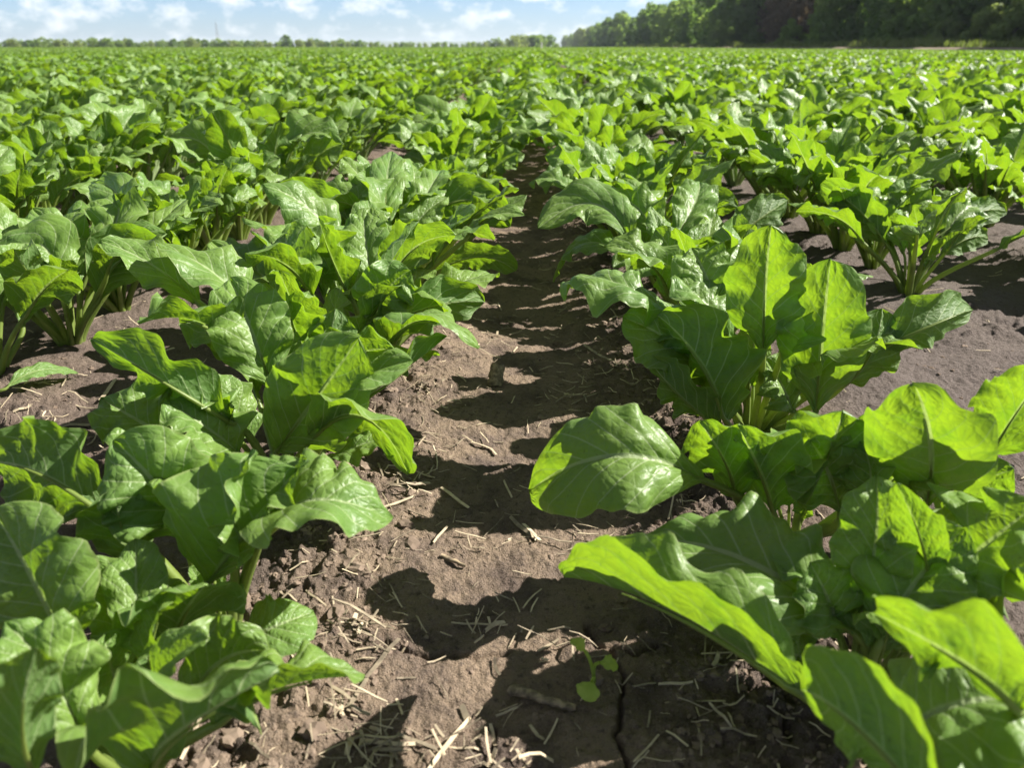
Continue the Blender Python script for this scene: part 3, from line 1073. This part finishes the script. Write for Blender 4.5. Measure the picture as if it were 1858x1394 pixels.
def build_straw():
    rr = np.random.default_rng(21)
    cen, ang, ln, wd, lift = [], [], [], [], []

    def put(x, y, a, l, w_, li=(0, 0)):
        cen.append((x, y)); ang.append(a); ln.append(l); wd.append(w_); lift.append(li)
    # loose scatter, denser along the flanks of the rows
    for i in range(3000):
        y = 0.25 + 3.4 * rr.random() ** 1.6
        k = rr.random()
        if k < 0.62:
            x = rr.uniform(-0.22, 0.24)
            if rr.random() < 0.4: x = rr.choice([-0.15, 0.13]) + rr.normal(0, 0.05)
        else:
            x = rr.uniform(-0.95, 0.95)
        l = rr.gamma(2.2, 0.0052) + 0.004
        put(x, y, rr.uniform(0, 3.14), l, rr.uniform(0.0004, 0.0016) * (0.6 + l * 22), (rr.normal(0, .10) * l, abs(rr.normal(0, .0012))))
    # heaps seen in the photo: (x, y, spread in px, number)
    for (px, py, sp, nn) in ((690, 1345, 60, 60), (640, 1285, 30, 22), (650, 1145, 26, 30), (830, 1325, 30, 16), (880, 1130, 25, 14), (735, 885, 28, 22), (770, 870, 16, 10),
                             (690, 1180, 25, 10), (870, 985, 25, 10), (950, 965, 30, 12), (1060, 950, 40, 16), (905, 1385, 35, 30), (790, 715, 26, 20), (830, 735, 25, 20),
                             (1030, 715, 40, 30), (1080, 650, 45, 30), (1100, 570, 40, 24), (70, 740, 60, 70), (300, 545, 40, 40), (250, 610, 40, 36), (120, 790, 40, 26), (880, 610, 40, 36),
                             (1560, 560, 60, 20), (1320, 1210, 16, 12), (1780, 900, 40, 20), (985, 1165, 40, 12), (870, 560, 40, 30)):
        for i in range(int(nn * .6)):
            p = P(px + rr.normal(0, sp), py + rr.normal(0, sp * 0.5))
            l = rr.gamma(1.6, 0.008) + 0.004
            put(p[0], p[1], rr.uniform(0, 3.14), l, 0.0005 + rr.gamma(1.3, 0.0006), (rr.normal(0, .22) * l, abs(rr.normal(0, .004))))
    # single long blades
    for (x0, y0, x1, y1, wpx) in ((725, 1165, 665, 1235, 9), (665, 1235, 630, 1290, 8), (850, 1290, 770, 1394, 8), (838, 1270, 850, 1300, 12), (950, 945, 980, 978, 9), (925, 935, 975, 975, 7),
                                  (895, 1185, 905, 1215, 6), (655, 1335, 755, 1340, 8), (880, 1135, 915, 1120, 8), (985, 900, 1040, 905, 5), (1010, 880, 1035, 860, 5), (1060, 620, 1110, 660, 6),
                                  (860, 795, 905, 815, 6), (800, 885, 850, 920, 6), (1150, 1385, 1195, 1340, 4), (1180, 1290, 1175, 1325, 4), (960, 1310, 985, 1335, 8), (890, 1300, 900, 1340, 8),
                                  (700, 1330, 660, 1380, 8), (790, 1345, 720, 1320, 6), (100, 775, 180, 760, 8), (210, 690, 180, 720, 8), (20, 790, 90, 765, 8), (1320, 1030, 1380, 1010, 7)):
        a, b = P(x0, y0), P(x1, y1)
        d = b - a
        dist = math.hypot(*((a + b)[:2] / 2), H)
        put((a[0] + b[0]) / 2, (a[1] + b[1]) / 2, math.atan2(d[1], d[0]), math.hypot(d[0], d[1]), wpx / FPX * dist * 0.9, (0, 0.001))
    n = len(cen)
    V, F = straw_mesh(np.array(cen), np.array(ang), np.array(ln), np.array(wd), rr.normal(0, 0.07, n) * (1 + 3 * (rr.random(n) < .12)), np.array(lift), rr)
    o = link_mesh('straw_litter', mesh('straw_litter', V, F, smooth=False), None, M_STRAW)
    tag(o, 'short dry pale straw bits scattered over the soil', 'straw', kind='stuff')


def ico(n=1):
    t = (1 + 5 ** .5) / 2
    V = np.array([(-1, t, 0), (1, t, 0), (-1, -t, 0), (1, -t, 0), (0, -1, t), (0, 1, t), (0, -1, -t), (0, 1, -t), (t, 0, -1), (t, 0, 1), (-t, 0, -1), (-t, 0, 1)], float)
    F = [(0, 11, 5), (0, 5, 1), (0, 1, 7), (0, 7, 10), (0, 10, 11), (1, 5, 9), (5, 11, 4), (11, 10, 2), (10, 7, 6), (7, 1, 8), (3, 9, 4), (3, 4, 2), (3, 2, 6), (3, 6, 8), (3, 8, 9), (4, 9, 5), (2, 4, 11), (6, 2, 10), (8, 6, 7), (9, 8, 1)]
    V /= np.linalg.norm(V[0])
    V = [tuple(v) for v in V]
    for _ in range(n):
        c = {}
        G = []

        def md(a, b):
            k = (min(a, b), max(a, b))
            if k not in c:
                m_ = np.array(V[a]) + np.array(V[b])
                V.append(tuple(m_ / np.linalg.norm(m_)))
                c[k] = len(V) - 1
            return c[k]
        for a, b, d in F:
            x, y, z = md(a, b), md(b, d), md(d, a)
            G += [(a, x, z), (b, y, x), (d, z, y), (x, y, z)]
        F = G
    return np.array(V), np.array(F)


def build_clods():
    rr = np.random.default_rng(31)
    V0, F0 = ico(1)
    Vs, Fs = [], []
    n = 0
    N_ = 12000
    for i in range(N_):
        y = 0.25 + 2.9 * rr.random() ** 1.7
        k = rr.random()
        if k < 0.65: x = rr.choice([-0.19, 0.17]) + rr.normal(0, 0.055)
        elif k < 0.76: x = rr.uniform(-0.25, 0.25)
        else: x = rr.uniform(-1.0, 1.0)
        if abs(x) < 0.09 and rr.random() < 0.6: continue
        s = min(0.010, 0.0008 + rr.gamma(0.9, 0.0010))
        z = float(ground_h(np.array([x]), np.array([y]))[0]) if False else 0
        d = V0 * (1 + rr.uniform(-0.42, 0.42, (len(V0), 1))) * s * np.array([rr.uniform(.8, 1.4), rr.uniform(.8, 1.4), rr.uniform(.5, .9)])
        Vs.append(d + np.array([x, y, 0]))
        Fs.append(F0 + n)
        n += len(V0)
    V = np.concatenate(Vs)
    c = V.reshape(-1, len(V0), 3).mean(1)
    z = ground_h(c[:, 0], c[:, 1], True)
    V[:, 2] += np.repeat(z, len(V0)) - 0.0002
    o = link_mesh('soil_crumbs', mesh('soil_crumbs', V, np.concatenate(Fs), smooth=False), None, M_CLOD)
    tag(o, 'loose dark soil crumbs along the foot of the rows', 'soil crumbs', kind='stuff')


build_straw()
build_clods()


def rough_stick(name, a, b, r0, r1, mat, label, cat, seed, nseg=12, nst=14, rough=0.25):
    a, b = np.asarray(a, float), np.asarray(b, float)
    rr = np.random.default_rng(seed)
    t = np.linspace(0, 1, nst)[:, None]
    C = a + (b - a) * t + rr.normal(0, np.linalg.norm(b - a) * 0.008, (nst, 3))
    rad = r0 + (r1 - r0) * t[:, 0]
    rad[0] *= 0.82
    rad[-1] *= 0.8
    V, F = tube(C, rad, nseg)
    V = V.reshape(nst, nseg, 3)
    V += (V - C[:, None]) * rr.normal(0, rough * 0.4, (nst, nseg, 1)) + (V - C[:, None]) * rr.normal(0, rough * 0.5, (1, nseg, 1))
    V = np.concatenate([V.reshape(-1, 3), [C[0], C[-1]]])
    tri = [(q, (q + 1) % nseg, nst * nseg) for q in range(nseg)] + [((nst - 1) * nseg + (q + 1) % nseg, (nst - 1) * nseg + q, nst * nseg + 1) for q in range(nseg)]
    F4 = [tuple(f) for f in F]
    me = bpy.data.meshes.new(name)
    me.from_pydata([tuple(v) for v in V], [], F4 + tri)
    for p in me.polygons: p.use_smooth = len(p.vertices) == 4
    o = link_mesh(name, me, None, mat)
    tag(o, label, cat)
    return o


M_STALK = simple('old_stalk', (0.10, 0.078, 0.055), (0.36, 0.28, 0.18), 160, 0.85)
p = P(897, 692)
g0 = gh(p[0], p[1])
rough_stick('stalk_stub', (p[0], p[1], g0 - .004), (p[0] + .004, p[1] + .016, g0 + .024), .0105, .0085, M_STALK, 'stubby old stalk standing in the middle of the furrow', 'stalk', 3, 14, 10, .14)
a, b = P(925, 1246), P(1045, 1282)
rough_stick('stalk_piece', (a[0], a[1], gh(*a[:2]) + .006), (b[0], b[1], gh(*b[:2]) + .004), .0034, .0022, M_STALK, 'weathered split stalk lying in the shade by the seedling', 'stalk', 8, 10, 16, .35)
a, b = P(800, 1012), P(845, 1026)
rough_stick('wood_chip', (a[0], a[1], gh(*a[:2]) + .003), (b[0], b[1], gh(*b[:2]) + .003), .0024, .0012, M_STALK, 'short grey wood chip on the shadow edge in the furrow', 'wood chip', 12, 8, 10, .35)

M_SEED = simple('seedling_leaf_lightened', (0.30, 0.42, 0.07), (0.42, 0.52, 0.12), 60, 0.5, translucent=0.35, tcol=(0.5, 0.6, 0.05))  # lime green, lightened in the colour for sun falling through leaf gaps
# the weed seedling in the furrow
p = P(1078, 1240)
g0 = gh(p[0], p[1])
sd_o = np.array([p[0], p[1], g0])
e = empty('seedling', sd_o)
tag(e, 'tiny weed seedling with three round leaves in the shaded furrow', 'seedling')
tips = [((1062, 1182, .030), (1055, 1172, .034), (1035, 1160, .036), .0075), ((1088, 1203, .022), (1100, 1203, .023), (1122, 1210, .020), .0075), ((1074, 1238, .014), (1068, 1252, .012), (1060, 1272, .006), .0085)]
sv, sf, nn_ = [], [], 0
for i, (b_, m_, t_, W) in enumerate(tips):
    B, Mm, T = P(*b_), P(*m_), P(*t_)
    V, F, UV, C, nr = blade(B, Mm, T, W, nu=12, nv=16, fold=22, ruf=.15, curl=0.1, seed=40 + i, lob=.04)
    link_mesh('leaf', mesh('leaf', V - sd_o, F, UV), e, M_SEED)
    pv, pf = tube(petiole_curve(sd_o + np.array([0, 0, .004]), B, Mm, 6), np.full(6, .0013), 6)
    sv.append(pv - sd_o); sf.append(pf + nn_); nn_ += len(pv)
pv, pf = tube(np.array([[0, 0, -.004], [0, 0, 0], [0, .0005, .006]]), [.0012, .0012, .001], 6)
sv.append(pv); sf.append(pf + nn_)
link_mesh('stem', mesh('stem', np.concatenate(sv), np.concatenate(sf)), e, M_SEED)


# ------------------------------------------------------------------ far things
def terrain_far(x, y):
    return -1.2 * min(1, max(0, (math.hypot(x, y) - 60) / 900)) ** 2


def foliage_mat(name, c1, c2, tcol):
    return simple(name, c1, c2, 0.35, 0.6, island=True, translucent=0.5, tcol=tcol, spec=0.25)


M_FOL = [foliage_mat('dark_foliage', (0.055, 0.100, 0.034), (0.135, 0.195, 0.065), (0.26, 0.42, 0.06)),
         foliage_mat('mid_foliage', (0.090, 0.140, 0.045), (0.185, 0.260, 0.088), (0.38, 0.54, 0.09)),
         foliage_mat('pale_foliage', (0.120, 0.165, 0.055), (0.225, 0.285, 0.105), (0.40, 0.50, 0.10)),
         foliage_mat('reddish_foliage', (0.090, 0.070, 0.050), (0.165, 0.130, 0.092), (0.22, 0.17, 0.09))]
M_BARK = simple('bark', (0.05, 0.04, 0.03), (0.12, 0.095, 0.07), 4, 0.9)


def crown_mesh(seed, hgt, rad, nq, q, z0=0.05, lobes=16):
    """leaf-clump quads over many lobes, crown reaching from z0*hgt to hgt"""
    r = np.random.default_rng(seed)
    Vs = []
    cs = []
    for i in range(lobes):
        z = hgt * (z0 + (0.94 - z0) * (i + r.random()) / lobes)
        f = (z / hgt - z0) / (1 - z0)
        rr_ = rad * (0.55 + 0.5 * math.sin(math.pi * min(1, f * 0.75 + 0.22))) * (1 - 0.5 * max(0, f - 0.6) / 0.4)
        a = i * 2.4 + r.uniform(-.5, .5)
        k = r.uniform(0.25, 0.85) * rr_
        cs.append((math.cos(a) * k, math.sin(a) * k, z, rad * r.uniform(0.30, 0.52) * (1 - 0.35 * f)))
    wts = np.array([c[3] ** 2 for c in cs])
    idx = r.choice(len(cs), nq, p=wts / wts.sum())
    cs = np.array(cs)
    d = r.normal(0, 1, (nq, 3))
    d /= np.linalg.norm(d, axis=1)[:, None]
    rd = cs[idx, 3] * (0.55 + 0.55 * r.random(nq) ** 0.6)
    c = cs[idx, :3] + d * rd[:, None] * np.array([1, 1, 0.8])
    nrm = d + r.normal(0, 0.55, (nq, 3))
    nrm /= np.linalg.norm(nrm, axis=1)[:, None]
    u = np.cross(nrm, r.normal(0, 1, (nq, 3)))
    u /= np.linalg.norm(u, axis=1)[:, None]
    v = np.cross(nrm, u)
    s = q * r.uniform(0.5, 1.3, nq)[:, None]
    c[:, 2] = np.maximum(c[:, 2], 0.15)
    V = np.stack([c - u * s, c + v * s * 0.55 + nrm * s * .15, c + u * s, c - v * s * 0.55 + nrm * s * .15], 1).reshape(-1, 3)
    F = np.arange(nq * 4).reshape(-1, 4)
    return mesh('crown', V, F, smooth=False)


def trunk_mesh(seed, hgt, r0):
    r = np.random.default_rng(seed)
    Vs, Fs, n = [], [], 0
    C = np.array([[0, 0, -0.3], [0.05, 0, hgt * .2], [r.normal(0, .2), r.normal(0, .2), hgt * .5], [r.normal(0, .4), r.normal(0, .4), hgt * .85]])
    V, F = tube(C, [r0 * 1.2, r0 * .9, r0 * .6, r0 * .15], 8)
    Vs.append(V); Fs.append(F); n += len(V)
    for i in range(5):
        f = r.uniform(.25, .7)
        st = C[1] * (1 - f) + C[2] * f
        a = r.uniform(0, 6.28)
        en = st + np.array([math.cos(a), math.sin(a), 1.0]) * hgt * 0.2
        V, F = tube(np.array([st, (st + en) / 2 + [0, 0, .1], en]), [r0 * .4, r0 * .25, r0 * .06], 6)
        Vs.append(V); Fs.append(F + n); n += len(V)
    return mesh('trunk', np.concatenate(Vs), np.concatenate(Fs))


def tree(name, loc, cm, tm, mat, s, rz, label, cat, group):
    e = empty(name, loc, rz)
    e.scale = s
    c = bpy.data.objects.new('crown', cm)
    col.objects.link(c)
    c.parent = e
    if not cm.materials: cm.materials.append(mat)
    t_ = bpy.data.objects.new('trunk', tm)
    col.objects.link(t_)
    t_.parent = e
    if not tm.materials: tm.materials.append(M_BARK)
    tag(e, label, cat, group)
    return e


TM = [trunk_mesh(40 + i, 13, .24) for i in range(3)]
CMS = {}
for mi in range(4):
    CMS[mi] = [crown_mesh(60 + mi * 10 + i, 13, 4.6, 7000, 0.34, 0.03, 22) for i in range(3 if mi < 2 else 2)]
CMF = {mi: [crown_mesh(160 + mi * 10 + i, 13, 4.6, 1800, 0.62, 0.03, 22) for i in range(2)] for mi in range(3)}
r = np.random.default_rng(404)
y = 58.0
i = 0
while y < 1350:
    x = 47.5 + r.normal(0, 2.2)
    near = y < 190
    px = 965 + x / y * FPX
    mi = int(r.choice([0, 0, 1, 1, 2], p=[.28, .22, .22, .18, .10]))
    if 1585 < px < 1680: mi = 1
    if 1370 < px < 1470: mi = 3
    if not near: mi = min(mi, 1) if px > 1060 else int(r.choice([1, 2]))
    cms = CMS[mi] if near else CMF[min(mi, 2)]
    s = r.uniform(0.62, 1.25) * 1.1
    kind = ['dark green', 'mid green', 'pale green', 'reddish brown'][mi]
    i += 1
    tree('belt_tree', (x, y, terrain_far(x, y)), cms[int(r.integers(len(cms)))], TM[int(r.integers(3))], M_FOL[mi], (s * r.uniform(.9, 1.15), s * r.uniform(.9, 1.15), s), r.uniform(0, 6.28),
         '%s belt tree, %s from the right end of the tree belt' % (kind, ordinal(i) if i < 60 else 'number %d' % i), 'tree', 'trees of the belt on the right')
    y += (4.2 if y < 200 else 7.5 if y < 600 else 13) * r.uniform(.75, 1.25)

# bushes on the edge of the belt
BM = [crown_mesh(300 + i, 3.0, 1.7, 2600, 0.17, 0.02, 12) for i in range(3)]
BT = trunk_mesh(333, 2.4, .06)
for m_, mt in zip(BM, (M_FOL[1], M_FOL[2], M_FOL[2])): m_.materials.append(mt)
BT.materials.append(M_BARK)
for j, (px, d, s, v, lab) in enumerate(((1640, 80, .95, 2, 'pale low bush at the wood edge in front of dark trees'), (1700, 72, 1.15, 1, 'yellowish green bush beside the pale low bush at the wood edge'),
                                        (1745, 70, 1.6, 1, 'tall yellowish green bush near the right edge of the picture'), (1810, 67, 1.25, 0, 'green bush under the trees at the far right edge'),
                                        (1560, 88, 1.2, 0, 'dark green bush below the trees beside the grassy gap'), (1385, 120, 1.3, 0, 'green bush at the foot of the reddish brown trees'),
                                        (1270, 150, 1.5, 0, 'green bush along the tree belt, left of the reddish trees'))):
    d *= 1.1
    x = (px - 965) / FPX * d
    tree('bush', (x, d, .15), BM[v], BT, None, (s, s, s), j * 1.3, lab, 'bush', 'bushes along the tree belt')

# grass verge between crop and trees
def strip(name, x0, x1, z, mat, kind='structure'):
    ys = np.concatenate([np.arange(25, 200, 3.0), np.arange(200, 800, 20.0)])
    xs = np.linspace(x0, x1, 9)
    V = []
    for yy in ys:
        for q, xx in enumerate(xs):
            b = 0.22 * math.sin(math.pi * q / 8) ** .6
            V.append((xx, yy, z + b + 0.05 * float(vnoise(np.array([xx * .8]), np.array([yy * .3]))[0]) + terrain_far(xx, yy) - .05))
    n = len(xs)
    F = [(i_ * n + q, i_ * n + q + 1, (i_ + 1) * n + q + 1, (i_ + 1) * n + q) for i_ in range(len(ys) - 1) for q in range(n - 1)]
    o = link_mesh(name, mesh(name, V, np.array(F)), None, mat)
    tag(o, kind=kind)


M_VERGE = simple('verge_turf', (0.07, 0.10, 0.03), (0.17, 0.155, 0.075), 0.6, 0.9)
M_GRASS = simple('verge_grass', (0.13, 0.18, 0.045), (0.28, 0.29, 0.11), 0.4, 0.7, island=True, translucent=0.35, tcol=(0.22, 0.30, 0.04))
M_TRACK = simple('track_dirt', (0.20, 0.155, 0.115), (0.30, 0.24, 0.175), 1.5, 0.95)
strip('verge', 36.2, 50.0, 0.28, M_VERGE)
strip('track', 34.3, 36.2, 0.12, M_TRACK)
rr = np.random.default_rng(55)
n = 14000
yy = 45 + 330 * rr.random(n) ** 1.8
xx = 36.4 + rr.random(n) * 5.0
hh = rr.uniform(.25, .6, n) * (0.5 + 1.9 * vnoise(xx * .5, yy * .07, 4) ** 1.5)
aa = rr.uniform(0, 3.14, n)
ww = rr.uniform(.05, .12, n) * (1 + yy / 150)
zz = 0.36 + np.array([terrain_far(a_, b_) for a_, b_ in zip(xx, yy)])
lx, ly = rr.normal(0, .12, n), rr.normal(0, .12, n)
V = np.stack([np.stack([xx - np.cos(aa) * ww, yy - np.sin(aa) * ww, zz], -1), np.stack([xx + np.cos(aa) * ww, yy + np.sin(aa) * ww, zz], -1), np.stack([xx + lx, yy + ly, zz + hh], -1)], 1).reshape(-1, 3)
o = link_mesh('grass', mesh('grass', V, np.arange(n * 3).reshape(-1, 3), smooth=False), None, M_GRASS)
tag(o, 'tall uncut grass on the verge before the trees', 'grass', kind='stuff')

# hedge line on the horizon
HM = [crown_mesh(500 + i, 6.5, 3.6, 700, 0.55, 0.02, 12) for i in range(4)]
for i, m_ in enumerate(HM): m_.materials.append(M_FOL[[1, 1, 2, 0][i]])
HT = trunk_mesh(555, 6, .15)
HT.materials.append(M_BARK)
r = np.random.default_rng(606)
px = -40.0
i = 0
while px < 1012:
    d = 430 + r.normal(0, 18) + max(0, px - 300) * 0.25
    hpx = 14 + 8 * float(vnoise(np.array([px / 60.0]), np.array([0.5]), 9)[0]) - 6 * max(0, min(1, (px - 500) / 350))
    hpx *= r.uniform(.5, .9)
    if r.random() < 0.07: hpx *= 1.4
    if 925 < px < 1000: hpx = 19
    s = hpx * d / FPX / 6.5
    x = (px - 965) / FPX * d
    i += 1
    tree('hedgerow_tree', (x, d, terrain_far(x, d) - .2), HM[int(r.integers(4))], HT, None, (s * r.uniform(1.1, 1.6), s * r.uniform(1.1, 1.6), s), r.uniform(0, 6.28),
         'small distant tree on the horizon, number %d from the left end of the hedgerow' % i, 'tree', 'trees of the hedgerow on the horizon')
    px += r.uniform(7, 13)

# blue hills far beyond
M_HILL = simple('far_hillside', (0.10, 0.13, 0.09), (0.15, 0.18, 0.11), 0.002, 0.9)
xs = np.linspace(-5200, 2600, 90)
V = []
for q in range(7):
    f = q / 6
    for x in xs:
        hgt = (26 + 22 * float(vnoise(np.array([x / 900.0]), np.array([1.5]), 2)[0])) * math.sin(math.pi * f)
        V.append((x, 5600 + 2400 * f, -3 + hgt))
n = len(xs)
F = np.array([(i_ * n + q, i_ * n + q + 1, (i_ + 1) * n + q + 1, (i_ + 1) * n + q) for i_ in range(6) for q in range(n - 1)])
tag(link_mesh('hills', mesh('hills', V, F), None, M_HILL), kind='structure')

# lattice mast on the horizon and the white post at the end of the field
M_STEEL = simple('galvanised_steel', (0.22, 0.23, 0.24), (0.34, 0.35, 0.36), 2, 0.6)
M_WHITE = simple('white_paint', (0.70, 0.70, 0.68), (0.80, 0.80, 0.78), 8, 0.6)
d = 700
x = (437 - 965) / FPX * d
Vs, Fs, n = [], [], 0
hm = 19.0


def addbar(a, b, rad):
    global n
    V, F = tube(np.array([a, b], float), [rad, rad], 5)
    Vs.append(V); Fs.append(F + n); n += len(V)


cor = lambda z: [(sx * (1.3 * (1 - z / hm) + .12), sy * (1.3 * (1 - z / hm) + .12), z) for sx, sy in ((-1, -1), (1, -1), (1, 1), (-1, 1))]
zs = np.linspace(0, hm, 8)
for a, b in zip(zs[:-1], zs[1:]):
    A, B = cor(a), cor(b)
    for q in range(4):
        addbar(A[q], B[q], .07)
        addbar(A[q], B[(q + 1) % 4], .045)
        addbar(B[q], B[(q + 1) % 4], .045)
me = mesh('lattice_mast', np.concatenate(Vs), np.concatenate(Fs))
e = empty('mast', (x, d, terrain_far(x, d)))
tag(e, 'thin grey lattice mast rising above the hedgerow on the horizon', 'mast')
link_mesh('lattice', me, e, M_STEEL)
V, F = tube(np.array([[0, 0, hm], [0, 0, hm + 3]], float), [.07, .03], 6)
link_mesh('antenna', mesh('antenna', V, F), e, M_STEEL)
d = 95
x = (978 - 965) / FPX * d
V, F = tube(np.array([[0, 0, -.2], [0, 0, .78], [0, 0, .84], [0, 0, .85]], float), [.06, .06, .045, .01], 10)
o = link_mesh('marker_post', mesh('marker_post', V, F), None, M_WHITE)
o.location = (x, d, 0)
tag(o, 'small white marker post at the far end of the furrow', 'post')


# ------------------------------------------------------------------ air between here and the horizon
def build_haze():
    x0, x1, y0, y1, z0, z1 = -5600, 3000, -60, 8400, -6, 60
    V = [(x0, y0, z0), (x1, y0, z0), (x1, y1, z0), (x0, y1, z0), (x0, y0, z1), (x1, y0, z1), (x1, y1, z1), (x0, y1, z1)]
    F = [(0, 3, 2, 1), (4, 5, 6, 7), (0, 1, 5, 4), (1, 2, 6, 5), (2, 3, 7, 6), (3, 0, 4, 7)]
    me = mesh('haze', V, np.array(F), smooth=False)
    m = bpy.data.materials.new('hazy_air')
    m.use_nodes = True
    t = m.node_tree
    t.nodes.clear()
    o_ = t.nodes.new('ShaderNodeOutputMaterial')
    v_ = t.nodes.new('ShaderNodeVolumePrincipled')
    v_.inputs['Color'].default_value = (0.80, 0.90, 1.0, 1)
    v_.inputs['Density'].default_value = 0.00014
    v_.inputs['Anisotropy'].default_value = 0.2
    t.links.new(v_.outputs[0], o_.inputs['Volume'])
    tag(link_mesh('haze', me, None, m), 'thin pale summer haze in the air over the field', 'haze', kind='stuff')


build_haze()
